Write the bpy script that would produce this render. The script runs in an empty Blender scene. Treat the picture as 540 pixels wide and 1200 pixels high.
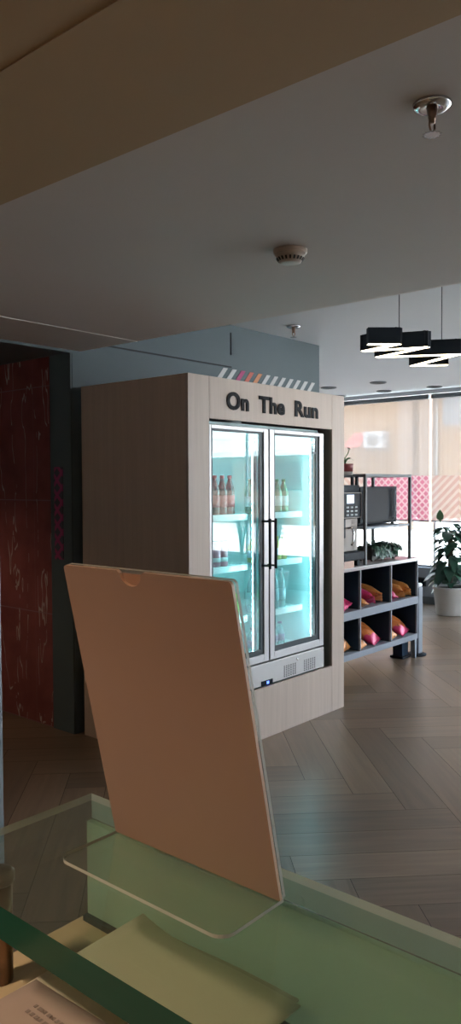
import bpy, bmesh, math, random
from mathutils import Vector, Matrix
R = random.Random(7)
S = bpy.context.scene
COL = S.collection
PI = math.pi

# ------------------------------------------------------------------ materials
def new_mat(name):
    m = bpy.data.materials.new(name); m.use_nodes = True
    nt = m.node_tree; nt.nodes.clear()
    out = nt.nodes.new('ShaderNodeOutputMaterial')
    return m, nt, out
def N(nt, t, **kw):
    n = nt.nodes.new(t)
    for k, v in kw.items():
        if hasattr(n, k) and k not in n.inputs: setattr(n, k, v)
        else: n.inputs[k].default_value = v
    return n
def math_n(nt, op, a, b=None, c=None):
    n = nt.nodes.new('ShaderNodeMath'); n.operation = op
    for i, v in enumerate((a, b, c)):
        if v is None: continue
        if isinstance(v, (int, float)): n.inputs[i].default_value = v
        else: nt.links.new(v, n.inputs[i])
    return n.outputs[0]
def mixc(nt, f, a, b):
    n = nt.nodes.new('ShaderNodeMix'); n.data_type = 'RGBA'
    for s, v in ((0, f), (6, a), (7, b)):
        if isinstance(v, (int, float)): n.inputs[s].default_value = v
        elif isinstance(v, tuple): n.inputs[s].default_value = (*v[:3], 1)
        else: nt.links.new(v, n.inputs[s])
    return n.outputs[2]
def pbr(name, c, rough=.5, metal=0, spec=.5, var=.06, scale=12, bump=0, stretch=(1, 1, 1), emit=None, es=0, coat=0):
    m, nt, out = new_mat(name)
    p = N(nt, 'ShaderNodeBsdfPrincipled')
    p.inputs['Roughness'].default_value = rough; p.inputs['Metallic'].default_value = metal
    p.inputs['Specular IOR Level'].default_value = spec; p.inputs['Coat Weight'].default_value = coat
    tc = N(nt, 'ShaderNodeTexCoord'); mp = N(nt, 'ShaderNodeMapping'); mp.inputs['Scale'].default_value = stretch
    nz = N(nt, 'ShaderNodeTexNoise'); nz.inputs['Scale'].default_value = scale; nz.inputs['Detail'].default_value = 4
    nt.links.new(tc.outputs['Object'], mp.inputs[0]); nt.links.new(mp.outputs[0], nz.inputs['Vector'])
    lo = tuple(x * (1 - var) for x in c); hi = tuple(min(1, x * (1 + var)) for x in c)
    nt.links.new(mixc(nt, nz.outputs[0], lo, hi), p.inputs['Base Color'])
    if bump:
        b = N(nt, 'ShaderNodeBump'); b.inputs['Strength'].default_value = bump; b.inputs['Distance'].default_value = .01
        nt.links.new(nz.outputs[0], b.inputs['Height']); nt.links.new(b.outputs[0], p.inputs['Normal'])
    if emit:
        p.inputs['Emission Color'].default_value = (*emit, 1); p.inputs['Emission Strength'].default_value = es
    nt.links.new(p.outputs[0], out.inputs[0])
    return m
def glass(name, tint, refl=1.0, rough=0.0, ior=1.45, haze=0, hazec=(1, 1, 1)):
    m, nt, out = new_mat(name)
    tr = N(nt, 'ShaderNodeBsdfTransparent'); tr.inputs[0].default_value = (*tint, 1)
    gl = N(nt, 'ShaderNodeBsdfGlossy'); gl.inputs['Roughness'].default_value = rough
    fr = N(nt, 'ShaderNodeFresnel'); ge = N(nt, 'ShaderNodeNewGeometry')
    # same reflectance on the way in and on the way out of the sheet
    nt.links.new(math_n(nt, 'MULTIPLY_ADD', ge.outputs['Backfacing'], 1 / ior - ior, ior), fr.inputs[0])
    f = math_n(nt, 'MULTIPLY', fr.outputs[0], refl)
    mx = N(nt, 'ShaderNodeMixShader'); nt.links.new(f, mx.inputs[0])
    body = tr.outputs[0]
    if haze:
        df = N(nt, 'ShaderNodeBsdfDiffuse'); df.inputs[0].default_value = (*hazec, 1)
        tl = N(nt, 'ShaderNodeBsdfTranslucent'); tl.inputs[0].default_value = (*hazec, 1)
        m1 = N(nt, 'ShaderNodeMixShader'); m1.inputs[0].default_value = .5
        nt.links.new(df.outputs[0], m1.inputs[1]); nt.links.new(tl.outputs[0], m1.inputs[2])
        m2 = N(nt, 'ShaderNodeMixShader'); m2.inputs[0].default_value = haze
        nt.links.new(tr.outputs[0], m2.inputs[1]); nt.links.new(m1.outputs[0], m2.inputs[2]); body = m2.outputs[0]
    nt.links.new(body, mx.inputs[1]); nt.links.new(gl.outputs[0], mx.inputs[2])
    nt.links.new(mx.outputs[0], out.inputs[0])
    return m
def emis(name, c, s):
    m, nt, out = new_mat(name)
    e = N(nt, 'ShaderNodeEmission'); e.inputs[0].default_value = (*c, 1); e.inputs[1].default_value = s
    nt.links.new(e.outputs[0], out.inputs[0]); return m

def wood_mat(name, c1, c2, rough=.45):
    m, nt, out = new_mat(name)
    p = N(nt, 'ShaderNodeBsdfPrincipled'); p.inputs['Roughness'].default_value = rough
    tc = N(nt, 'ShaderNodeTexCoord'); mp = N(nt, 'ShaderNodeMapping'); mp.inputs['Scale'].default_value = (14, 14, .55)
    nz = N(nt, 'ShaderNodeTexNoise'); nz.inputs['Scale'].default_value = 2.2; nz.inputs['Detail'].default_value = 5; nz.inputs['Distortion'].default_value = .5
    mp2 = N(nt, 'ShaderNodeMapping'); mp2.inputs['Scale'].default_value = (120, 120, 2.5)
    nz2 = N(nt, 'ShaderNodeTexNoise'); nz2.inputs['Scale'].default_value = 1.5
    g = N(nt, 'ShaderNodeNewGeometry')
    nt.links.new(g.outputs['Position'], mp.inputs[0]); nt.links.new(g.outputs['Position'], mp2.inputs[0])
    nt.links.new(mp.outputs[0], nz.inputs['Vector']); nt.links.new(mp2.outputs[0], nz2.inputs['Vector'])
    f = math_n(nt, 'MULTIPLY_ADD', nz2.outputs[0], .35, math_n(nt, 'MULTIPLY', nz.outputs[0], .75))
    nt.links.new(mixc(nt, f, c1, c2), p.inputs['Base Color'])
    nt.links.new(p.outputs[0], out.inputs[0]); return m

def floor_mat():
    m, nt, out = new_mat('herringbone planks')
    p = N(nt, 'ShaderNodeBsdfPrincipled'); p.inputs['Specular IOR Level'].default_value = .4
    uv = N(nt, 'ShaderNodeUVMap'); uv.uv_map = 'plank'
    mp = N(nt, 'ShaderNodeMapping'); mp.inputs['Scale'].default_value = (1.2, 16, 1)
    nz = N(nt, 'ShaderNodeTexNoise'); nz.inputs['Scale'].default_value = 1.4; nz.inputs['Detail'].default_value = 6; nz.inputs['Distortion'].default_value = .9
    nt.links.new(uv.outputs[0], mp.inputs[0]); nt.links.new(mp.outputs[0], nz.inputs['Vector'])
    at = N(nt, 'ShaderNodeAttribute'); at.attribute_name = 'tint'
    base = mixc(nt, nz.outputs[0], (.10, .066, .045), (.275, .192, .133))
    hs = N(nt, 'ShaderNodeHueSaturation')
    nt.links.new(base, hs.inputs['Color']); nt.links.new(at.outputs['Fac'], hs.inputs['Value'])
    nt.links.new(hs.outputs[0], p.inputs['Base Color'])
    r = math_n(nt, 'MULTIPLY_ADD', nz.outputs[0], .16, .24); nt.links.new(r, p.inputs['Roughness'])
    nt.links.new(p.outputs[0], out.inputs[0]); return m

def marble_mat():
    m, nt, out = new_mat('red marble')
    p = N(nt, 'ShaderNodeBsdfPrincipled'); p.inputs['Roughness'].default_value = .22
    g = N(nt, 'ShaderNodeNewGeometry')
    nz = N(nt, 'ShaderNodeTexNoise'); nz.inputs['Scale'].default_value = 6; nz.inputs['Detail'].default_value = 8
    nt.links.new(g.outputs['Position'], nz.inputs['Vector'])
    base = mixc(nt, nz.outputs[0], (.15, .036, .036), (.38, .115, .105))
    ns = N(nt, 'ShaderNodeTexNoise'); ns.inputs['Scale'].default_value = 3.2; ns.inputs['Detail'].default_value = 3
    mpn = N(nt, 'ShaderNodeMapping'); mpn.inputs['Scale'].default_value = (1, 2.0, .36)
    nt.links.new(g.outputs['Position'], mpn.inputs[0]); nt.links.new(mpn.outputs[0], ns.inputs['Vector'])
    v = math_n(nt, 'ABSOLUTE', math_n(nt, 'SUBTRACT', ns.outputs[0], .5))
    vein = math_n(nt, 'LESS_THAN', v, .0055)
    gate = math_n(nt, 'GREATER_THAN', nz.outputs[0], .45)
    vein = math_n(nt, 'MULTIPLY', vein, gate)
    c = mixc(nt, math_n(nt, 'MULTIPLY', vein, .8), base, (.6, .47, .4))
    sp = N(nt, 'ShaderNodeSeparateXYZ'); nt.links.new(g.outputs['Position'], sp.inputs[0])
    zz = math_n(nt, 'FRACT', math_n(nt, 'DIVIDE', sp.outputs[2], .702))
    j = math_n(nt, 'LESS_THAN', zz, .009)
    yy = math_n(nt, 'FRACT', math_n(nt, 'DIVIDE', math_n(nt, 'SUBTRACT', sp.outputs[1], 3.63), .5))
    j2 = math_n(nt, 'LESS_THAN', yy, .006)
    jj = math_n(nt, 'MAXIMUM', j, math_n(nt, 'MULTIPLY', j2, .5))
    c = mixc(nt, math_n(nt, 'MULTIPLY', jj, .7), c, (.33, .2, .2))
    nt.links.new(c, p.inputs['Base Color'])
    nt.links.new(p.outputs[0], out.inputs[0]); return m

def blind_mat(name, z0, z1, ydiv, open_=.38):
    """screen fabric with a printed band between z0 and z1: pink diamonds on one side of ydiv, diagonal stripes on the other"""
    m, nt, out = new_mat(name)
    g = N(nt, 'ShaderNodeNewGeometry'); sp = N(nt, 'ShaderNodeSeparateXYZ'); nt.links.new(g.outputs['Position'], sp.inputs[0])
    y, z = sp.outputs[1], sp.outputs[2]
    a = math_n(nt, 'ADD', y, z); b = math_n(nt, 'SUBTRACT', y, z)
    def st(v, per, duty): return math_n(nt, 'LESS_THAN', math_n(nt, 'FRACT', math_n(nt, 'DIVIDE', v, per)), duty)
    dia = math_n(nt, 'MAXIMUM', st(a, .095, .32), st(b, .095, .32))           # 1 on the pale lattice
    wave = math_n(nt, 'ABSOLUTE', math_n(nt, 'SUBTRACT', math_n(nt, 'FRACT', math_n(nt, 'DIVIDE', y, .9)), .5))
    chev = st(math_n(nt, 'MULTIPLY_ADD', wave, .9, z), .1, .45)
    left = math_n(nt, 'MULTIPLY', math_n(nt, 'GREATER_THAN', y, ydiv[0]), math_n(nt, 'LESS_THAN', y, ydiv[1]))
    nzp = N(nt, 'ShaderNodeTexNoise'); nzp.inputs['Scale'].default_value = 2.0; nt.links.new(g.outputs['Position'], nzp.inputs['Vector'])
    cream = (.36, .295, .255)
    c1 = mixc(nt, dia, (.56, .20, .28), (.66, .50, .50))
    c2 = mixc(nt, chev, (.56, .40, .36), (.62, .54, .48))
    band = mixc(nt, left, c2, c1)
    inb = math_n(nt, 'MULTIPLY', math_n(nt, 'GREATER_THAN', z, z0), math_n(nt, 'LESS_THAN', z, z1))
    col = mixc(nt, inb, cream, band)
    wv = N(nt, 'ShaderNodeTexNoise'); wv.inputs['Scale'].default_value = 1.0; wv.inputs['Detail'].default_value = 2
    mp = N(nt, 'ShaderNodeMapping'); mp.inputs['Scale'].default_value = (1, 22, .6)
    nt.links.new(g.outputs['Position'], mp.inputs[0]); nt.links.new(mp.outputs[0], wv.inputs['Vector'])
    col = mixc(nt, math_n(nt, 'MULTIPLY', wv.outputs[0], .25), col, (.55, .52, .5))
    tr = N(nt, 'ShaderNodeBsdfTransparent'); nt.links.new(mixc(nt, math_n(nt, 'MULTIPLY', inb, .7), (1, 1, 1), col), tr.inputs[0])
    tl = N(nt, 'ShaderNodeBsdfTranslucent'); nt.links.new(col, tl.inputs[0])
    df = N(nt, 'ShaderNodeBsdfDiffuse'); nt.links.new(col, df.inputs[0])
    m1 = N(nt, 'ShaderNodeMixShader'); m1.inputs[0].default_value = .5
    nt.links.new(tl.outputs[0], m1.inputs[1]); nt.links.new(df.outputs[0], m1.inputs[2])
    m2 = N(nt, 'ShaderNodeMixShader'); m2.inputs[0].default_value = open_
    nt.links.new(m1.outputs[0], m2.inputs[1]); nt.links.new(tr.outputs[0], m2.inputs[2])
    nt.links.new(m2.outputs[0], out.inputs[0]); return m

def diamond_mat():
    m, nt, out = new_mat('pink diamond print')
    p = N(nt, 'ShaderNodeBsdfPrincipled'); p.inputs['Roughness'].default_value = .5
    g = N(nt, 'ShaderNodeNewGeometry'); sp = N(nt, 'ShaderNodeSeparateXYZ'); nt.links.new(g.outputs['Position'], sp.inputs[0])
    y, z = sp.outputs[1], sp.outputs[2]
    def st(v): return math_n(nt, 'LESS_THAN', math_n(nt, 'FRACT', math_n(nt, 'DIVIDE', v, .09)), .35)
    d = math_n(nt, 'MAXIMUM', st(math_n(nt, 'ADD', y, z)), st(math_n(nt, 'SUBTRACT', y, z)))
    nt.links.new(mixc(nt, d, (.08, .08, .1), (.45, .06, .17)), p.inputs['Base Color'])
    nt.links.new(p.outputs[0], out.inputs[0]); return m

def bag_mat(name, front, back, split):
    m, nt, out = new_mat(name)
    p = N(nt, 'ShaderNodeBsdfPrincipled'); p.inputs['Roughness'].default_value = .32; p.inputs['Metallic'].default_value = .15
    tc = N(nt, 'ShaderNodeTexCoord'); sp = N(nt, 'ShaderNodeSeparateXYZ'); nt.links.new(tc.outputs['Object'], sp.inputs[0])
    nz = N(nt, 'ShaderNodeTexNoise'); nz.inputs['Scale'].default_value = 18; nz.inputs['Detail'].default_value = 3
    nt.links.new(tc.outputs['Object'], nz.inputs['Vector'])
    v = math_n(nt, 'MULTIPLY_ADD', nz.outputs[0], .10, math_n(nt, 'ADD', sp.outputs[1], math_n(nt, 'MULTIPLY', sp.outputs[0], .4)))
    f = math_n(nt, 'GREATER_THAN', v, split)
    c = mixc(nt, f, front, back)
    dk = math_n(nt, 'GREATER_THAN', nz.outputs[0], .58)
    c = mixc(nt, math_n(nt, 'MULTIPLY', dk, .55), c, (.12, .03, .02))
    nt.links.new(c, p.inputs['Base Color'])
    b = N(nt, 'ShaderNodeBump'); b.inputs['Strength'].default_value = .5; b.inputs['Distance'].default_value = .01
    nt.links.new(nz.outputs[0], b.inputs['Height']); nt.links.new(b.outputs[0], p.inputs['Normal'])
    nt.links.new(p.outputs[0], out.inputs[0]); return m

def facade_mat():
    m, nt, out = new_mat('tan cladding')
    p = N(nt, 'ShaderNodeBsdfPrincipled'); p.inputs['Roughness'].default_value = .9
    g = N(nt, 'ShaderNodeNewGeometry'); sp = N(nt, 'ShaderNodeSeparateXYZ'); nt.links.new(g.outputs['Position'], sp.inputs[0])
    j = math_n(nt, 'LESS_THAN', math_n(nt, 'FRACT', math_n(nt, 'DIVIDE', sp.outputs[2], .3)), .12)
    nz = N(nt, 'ShaderNodeTexNoise'); nz.inputs['Scale'].default_value = 1.3; nt.links.new(g.outputs['Position'], nz.inputs['Vector'])
    c = mixc(nt, nz.outputs[0], (.17, .085, .03), (.24, .13, .055))
    c = mixc(nt, math_n(nt, 'MULTIPLY', j, .35), c, (.25, .16, .1))
    nt.links.new(c, p.inputs['Base Color']); nt.links.new(p.outputs[0], out.inputs[0]); return m

M = dict(
    white_ceiling=pbr('white ceiling paint', (.64, .585, .55), .8, var=.03, scale=2),
    far_ceiling=pbr('far ceiling paint', (.62, .64, .66), .7, var=.02, scale=2),
    beige_ceiling=pbr('beige ceiling paint', (.50, .36, .21), .8, var=.03, scale=3),
    teal=pbr('grey teal paint', (.115, .15, .165), .6, var=.04, scale=3),
    teal_dark=pbr('dark teal panel', (.095, .125, .135), .45, var=.05, scale=3),
    wall_white=pbr('white wall paint', (.6, .6, .6), .7, var=.03),
    wall_grey=pbr('grey blue wall paint', (.30, .33, .37), .6, var=.03),
    skirting=pbr('dark skirting', (.12, .13, .14), .5),
    seam=pbr('dark joint', (.03, .035, .04), .7),
    pale_trim=pbr('pale trim', (.75, .72, .66), .5),
    floor=floor_mat(), grout=pbr('joint filler', (.035, .028, .024), .8),
    marble=marble_mat(), diamond=diamond_mat(),
    ash=wood_mat('pale ash laminate', (.42, .335, .288), (.64, .525, .46)),
    ash_side=wood_mat('lamplit ash laminate', (.46, .345, .265), (.66, .515, .405)),  # left side's ash, lightened to stand in for warm lamp light
    ash_edge=pbr('laminate edge', (.55, .47, .42), .5),
    alu=pbr('brushed aluminium', (.46, .45, .46), .38, .75, var=.05, stretch=(1, 1, .05), scale=60),
    steel=pbr('satin steel panel', (.46, .45, .45), .42, .5, var=.04),
    chrome=pbr('chrome', (.8, .8, .82), .12, 1, var=.02),
    copper=pbr('brown steel', (.30, .19, .14), .28, .85, var=.08),
    black=pbr('black gloss', (.005, .010, .018), .3, 0, .08),
    letter=pbr('black acrylic', (.008, .009, .013), .35, 0, .05),
    blackm=pbr('black matt', (.016, .022, .032), .6, 0, .2),
    gasket=pbr('dark gasket', (.02, .035, .045), .4),
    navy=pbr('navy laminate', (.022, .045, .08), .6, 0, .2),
    shelfgrey=pbr('blue grey laminate', (.26, .29, .345), .5, var=.04),
    worktop=pbr('pale glossy worktop', (.50, .46, .46), .12, 0, .6),
    inner=pbr('led cyan fridge liner', (.62, .82, .82), .45),  # cyan of the LED light put into the white liner's colour
    rail=pbr('cyan tinted price rail', (.85, .92, .92), .35, emit=(.6, 1, 1), es=0),  # slight LED cyan mixed into the rail colour
    pane=glass('clear pane', (.96, .985, .98), 1.0),
    fridge_pane=glass('fridge pane', (.90, .975, .985), 2.2, haze=.035, hazec=(.7, .95, 1)),
    win_pane=glass('window pane', (.97, .985, .98), .8),
    shelf_glass=glass('counter glass', (.89, .94, .90), 1.0, haze=.05, hazec=(.38, .45, .36)),
    shelf_edge=pbr('green glass edge', (.014, .075, .05), .2, 0, .2),
    far_edge=glass('pale glass edge', (.75, .8, .66), 1.6, rough=.1, haze=.7, hazec=(.62, .57, .44)),
    frost=glass('frosted green glass', (.55, .68, .56), .9, rough=.18, haze=.85, hazec=(.58, .68, .52)),
    frost_dim=glass('dimmed frosted rim', (.5, .6, .5), .9, rough=.18, haze=.7, hazec=(.30, .36, .26)),  # darker copy of frost, toned down against the window backlight
    acrylic=glass('clear acrylic', (.93, .95, .92), 1.0, haze=.03),
    acrylic_edge=pbr('acrylic edge glow', (.62, .6, .54), .2, 0, .6),  # edge glow of the acrylic painted as a pale colour
    peach=pbr('peach plastic', (.43, .275, .22), .25, 0, .5, var=.03),
    peach_edge=pbr('peach edge glow', (.85, .58, .43), .25),  # lighter copy of peach, paints the lit glow of the edges
    insert=pbr('peach paper insert', (.5, .27, .18), .6),
    laminate=pbr('beige laminate', (.62, .49, .32), .45, var=.1, stretch=(1, 6, 1)),
    counter=pbr('dark counter front', (.08, .06, .05), .5),
    paper=pbr('cream paper', (.82, .76, .62), .7, var=.03),
    paper2=pbr('grey cream paper', (.70, .62, .52), .7, var=.03),
    mauve=pbr('shaded cream paper', (.48, .38, .35), .7, var=.03),  # cream paper in shade, the shade put into the sheet colour
    ink=pbr('grey ink', (.30, .24, .23), .7),
    mesh=pbr('black wire mesh', (.05, .045, .04), .45, .4),
    leaf=pbr('dark green leaf', (.03, .10, .06), .4, 0, .5, var=.5, scale=9),
    leaf2=pbr('mid green leaf', (.06, .14, .06), .45, 0, .5, var=.5, scale=9),
    stem=pbr('brown stem', (.08, .07, .05), .8),
    soil=pbr('soil', (.03, .022, .016), .95, scale=60, bump=.6),
    potwhite=pbr('white pot', (.62, .60, .58), .5),
    potred=pbr('dark red pot', (.25, .05, .055), .5),
    potgrey=pbr('grey pot base', (.35, .33, .31), .6),
    basket=pbr('dark planter', (.06, .06, .055), .7, bump=.4, scale=60),
    machine=pbr('taupe metal', (.25, .22, .205), .38, .4),
    screen=pbr('pale blue screen', (.3, .4, .55), .3, emit=(.55, .75, 1), es=.75),
    button=pbr('grey key', (.42, .47, .52), .4),
    blue_led=pbr('blue digits', (.05, .1, .4), .4, emit=(.1, .2, 1), es=2.0),
    led=emis('fridge led', (.42, .93, 1.0), 38),
    lamp=emis('warm lamp tube', (1.0, .86, .62), 5.0),
    down=emis('warm downlight', (1.0, .74, .48), 30.0),
    stripe_w=pbr('white stripe', (.62, .63, .63), .5), stripe_p=pbr('pink stripe', (.50, .07, .20), .5),
    stripe_r=pbr('coral stripe', (.60, .14, .10), .5), stripe_o=pbr('orange stripe', (.62, .25, .11), .5),
    detector=pbr('ivory plastic', (.50, .40, .32), .45),
    vent=pbr('dark slots', (.03, .025, .025), .7),
    facade=facade_mat(), pil=pbr('grey brown render', (.19, .13, .10), .9), acbody=pbr('grey white casing', (.30, .31, .33), .5), acw=pbr('white painted metal', (.80, .82, .84), .5),
    acg=pbr('grey fan grille', (.10, .12, .14), .5), awn=pbr('red awning', (.40, .05, .06), .8), bush=pbr('bush leaves', (.16, .26, .09), .8, var=.5, scale=4),
    paving=pbr('pale paving', (.62, .60, .57), .9, scale=.6, var=.05), dwin=pbr('dark window', (.10, .13, .16), .2),
    greybrown=pbr('pale grey metal', (.22, .24, .26), .4, .5),
)
BL_L = blind_mat('printed screen fabric', 1.03, 1.60, (4.3, 5.32))
BL_R = blind_mat('printed screen fabric striped', 1.03, 1.60, (50, 51))
BL_F = blind_mat('printed screen fabric raised', 1.42, 1.82, (-9, 9), .85)

# ------------------------------------------------------------------ geometry helpers
class MB:
    def __init__(s): s.bm = bmesh.new()
    def box(s, a, b, bev=0, mi=0):
        a, b = Vector(a), Vector(b); c = (a + b) / 2; d = b - a
        r = bmesh.ops.create_cube(s.bm, size=1)
        bmesh.ops.scale(s.bm, vec=d, verts=r['verts']); bmesh.ops.translate(s.bm, vec=c, verts=r['verts'])
        fs = {f for v in r['verts'] for f in v.link_faces}
        for f in fs: f.material_index = mi
        if bev:
            es = {e for v in r['verts'] for e in v.link_edges}
            bmesh.ops.bevel(s.bm, geom=list(es), offset=min(bev, min(abs(x) for x in d) * .45), segments=2, affect='EDGES', profile=.5)
        return s
    def tube(s, pts, r, n=10, cap=True, mi=0):
        pts = [Vector(p) for p in pts]; rings = []
        rs = r if isinstance(r, (list, tuple)) else [r] * len(pts)
        for i, p in enumerate(pts):
            t = (pts[min(i + 1, len(pts) - 1)] - pts[max(i - 1, 0)]).normalized()
            u = t.orthogonal().normalized() if i == 0 else (rings_u - t * rings_u.dot(t)).normalized()
            rings_u = u; w = t.cross(u)
            rings.append([s.bm.verts.new(p + (u * math.cos(2 * PI * k / n) + w * math.sin(2 * PI * k / n)) * rs[i]) for k in range(n)])
        for a, b in zip(rings, rings[1:]):
            for k in range(n):
                f = s.bm.faces.new((a[k], a[(k + 1) % n], b[(k + 1) % n], b[k])); f.smooth = True; f.material_index = mi
        if cap:
            for q in (rings[0][::-1], rings[-1]): s.bm.faces.new(q).material_index = mi
        return s
    def lathe(s, prof, c=(0, 0, 0), n=20, mi=0, axis='Z'):
        rings = []
        for r, z in prof:
            ring = []
            for k in range(n):
                a = 2 * PI * k / n
                v = Vector((r * math.cos(a), r * math.sin(a), z))
                if axis == 'Y': v = Vector((v.x, v.z, v.y))
                if axis == 'X': v = Vector((v.z, v.x, v.y))
                ring.append(s.bm.verts.new(v + Vector(c)))
            rings.append(ring)
        for a, b in zip(rings, rings[1:]):
            for k in range(n):
                f = s.bm.faces.new((a[k], a[(k + 1) % n], b[(k + 1) % n], b[k])); f.smooth = True; f.material_index = mi
        s.bm.faces.new(rings[0][::-1]).material_index = mi; s.bm.faces.new(rings[-1]).material_index = mi
        return s
    def prism(s, poly, d, mi=0, side=None):
        """poly: 3D points, extruded by vector d"""
        d = Vector(d); a = [s.bm.verts.new(Vector(p)) for p in poly]; b = [s.bm.verts.new(Vector(p) + d) for p in poly]
        s.bm.faces.new(a[::-1]).material_index = mi; s.bm.faces.new(b).material_index = mi
        n = len(a)
        for k in range(n):
            s.bm.faces.new((a[k], a[(k + 1) % n], b[(k + 1) % n], b[k])).material_index = mi if side is None else side
        return s
    def leaf(s, base, d, up, L, W, droop=.3, n=5):
        d = Vector(d).normalized(); up = Vector(up); side = d.cross(up)
        side = side.normalized() if side.length > 1e-4 else Vector((1, 0, 0)); up = side.cross(d).normalized()
        prev = None
        for i in range(n + 1):
            t = i / n; w = W * (math.sin(PI * t ** .75) ** .8 if 0 < t < 1 else .03)
            c = Vector(base) + d * L * t - Vector((0, 0, 1)) * droop * L * t * t
            row = [s.bm.verts.new(c - side * w / 2 + up * w * .12), s.bm.verts.new(c), s.bm.verts.new(c + side * w / 2 + up * w * .12)]
            if prev:
                for k in (0, 1):
                    f = s.bm.faces.new((prev[k], prev[k + 1], row[k + 1], row[k])); f.smooth = True
            prev = row
        return s

def wloc(o):
    v = Vector((0, 0, 0))
    while o is not None: v += Vector(o.location); o = o.parent
    return v
def obj(name, mb, mats, parent=None, origin=None, world=True):
    """link the mesh; vertices are world coordinates (or local when world is False)"""
    bm = mb.bm
    bmesh.ops.recalc_face_normals(bm, faces=bm.faces)
    if origin is None: origin = wloc(parent) if parent else Vector((0, 0, 0))
    origin = Vector(origin)
    if world: bmesh.ops.translate(bm, vec=-origin, verts=bm.verts)
    me = bpy.data.meshes.new(name); bm.to_mesh(me); bm.free()
    for m in (mats if isinstance(mats, (list, tuple)) else [mats]): me.materials.append(m)
    o = bpy.data.objects.new(name, me); COL.objects.link(o)
    if parent: o.parent = parent
    else: o.location = origin
    return o
def tag(o, label, cat, group=None, kind=None):
    o['label'] = label; o['category'] = cat
    if group: o['group'] = group
    if kind: o['kind'] = kind
    return o
def thing(name, label, cat, loc=(0, 0, 0), group=None, rz=0):
    o = bpy.data.objects.new(name, None); COL.objects.link(o); o.location = loc; o.rotation_euler = (0, 0, rz); o.empty_display_size = .1
    return tag(o, label, cat, group)
def dup(root, loc, label, group=None, rot=None):
    r = root.copy(); COL.objects.link(r); r.location = loc; r['label'] = label
    if rot: r.rotation_euler = rot
    if group: r['group'] = group
    for ch in list(root.children):
        c = ch.copy(); COL.objects.link(c); c.parent = r
        for g in list(ch.children):
            d = g.copy(); COL.objects.link(d); d.parent = c
    return r
def struct(name, mb, m, label=None):
    o = obj(name, mb, m); o['kind'] = 'structure'
    o['label'] = label or name.replace('_', ' '); o['category'] = name.split('_')[0]
    return o

# ------------------------------------------------------------------ setting
HC, HS, HB = 2.668, 2.30, 2.20            # far ceiling, grey dropped ceiling, beige dropped ceiling
def build_floor():
    bm = bmesh.new(); uvl = bm.loops.layers.uv.new('plank'); cl = bm.loops.layers.float_color.new('tint')
    W, n, gap = .2, 6, .0012
    ox, oy = 3.48, -1.273
    X0, X1, Y0, Y1 = -3.0, 9.0, -6.0, 7.0
    def clip(poly):
        for ax, lim, sg in ((0, X0, 1), (0, X1, -1), (1, Y0, 1), (1, Y1, -1)):
            out = []
            for i in range(len(poly)):
                a, b = poly[i], poly[(i + 1) % len(poly)]
                da, db = (a[ax] - lim) * sg, (b[ax] - lim) * sg
                if da >= 0: out.append(a)
                if (da > 0 > db) or (da < 0 < db):
                    t = da / (da - db); out.append([a[k] + (b[k] - a[k]) * t for k in range(len(a))])
            poly = out
            if len(poly) < 3: return None
        return poly
    def plank(x0, y0, x1, y1, horiz):
        r0, r1 = R.random() * 60, R.random() * 60; tint = R.uniform(.78, 1.18)
        g = gap
        pts = []
        for px, py in ((x0 * W + g, y0 * W + g), (x1 * W - g, y0 * W + g), (x1 * W - g, y1 * W - g), (x0 * W + g, y1 * W - g)):
            p, q = px + ox, -(py + oy)
            X, Y = (p + q) / math.sqrt(2), (p - q) / math.sqrt(2)
            u, v = (px, py) if horiz else (py, px)
            pts.append([X, Y, u + r0, v + r1])
        poly = clip(pts)
        if not poly: return
        f = bm.faces.new([bm.verts.new((a[0], a[1], 0)) for a in poly])
        for l, a in zip(f.loops, poly): l[uvl].uv = (a[2], a[3]); l[cl] = (tint, tint, tint, 1)
    K = 60
    for iy in range(-K, K):
        for m in range(-8, 9):
            s = iy % (2 * n) + 2 * n * m
            plank(s, iy, s + n, iy + 1, True)
    for ix in range(-K, K):
        for m in range(-8, 9):
            y0 = (ix - (2 * n - 1)) % (2 * n) + 2 * n * m
            plank(ix, y0, ix + 1, y0 + n, False)
    for f in bm.faces: f.normal_update()
    for f in list(bm.faces):
        if f.normal.z < 0: f.normal_flip()
    # base slab under the planks
    r = bmesh.ops.create_cube(bm, size=1)
    bmesh.ops.scale(bm, vec=(12, 13, .1), verts=r['verts']); bmesh.ops.translate(bm, vec=(3, .5, -.0508), verts=r['verts'])
    for v in r['verts']:
        for f in v.link_faces: f.material_index = 1
    me = bpy.data.meshes.new('floor'); bm.to_mesh(me); bm.free()
    me.materials.append(M['floor']); me.materials.append(M['grout'])
    o = bpy.data.objects.new('floor', me); COL.objects.link(o)
    o['kind'] = 'structure'; o['label'] = 'grey brown herringbone wood plank floor'; o['category'] = 'floor'
build_floor()

struct('ceiling', MB().box((2.9, -6, HC), (9.2, 7.2, HC + .15)), M['far_ceiling'], 'pale far ceiling with downlights')
struct('ceiling_soffit', MB().box((1.133, -6, HS), (3.0, 3.75, HC + .15)), M['white_ceiling'], 'grey dropped ceiling carrying smoke detector and sprinkler')
struct('ceiling_bulkhead', MB().box((-3.2, -6, HB), (1.133, 3.75, HC + .15)), M['beige_ceiling'], 'beige brown bulkhead above the glass counter')
struct('ceiling_corridor', MB().box((-3.2, 3.75, 2.285), (2.94, 6.7, HC + .15)), M['teal_dark'], 'dim corridor ceiling before the red marble')
struct('trim_1', MB().box((-1, 3.245, HS - .003), (2.999, 3.253, HS + .001)), M['pale_trim'], 'thin pale joint line across the grey ceiling')
struct('trim_2', MB().box((.772, -2, HB - .002), (.776, 3.7, HB + .001)), M['beige_ceiling'], 'faint joint in the beige bulkhead')
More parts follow.
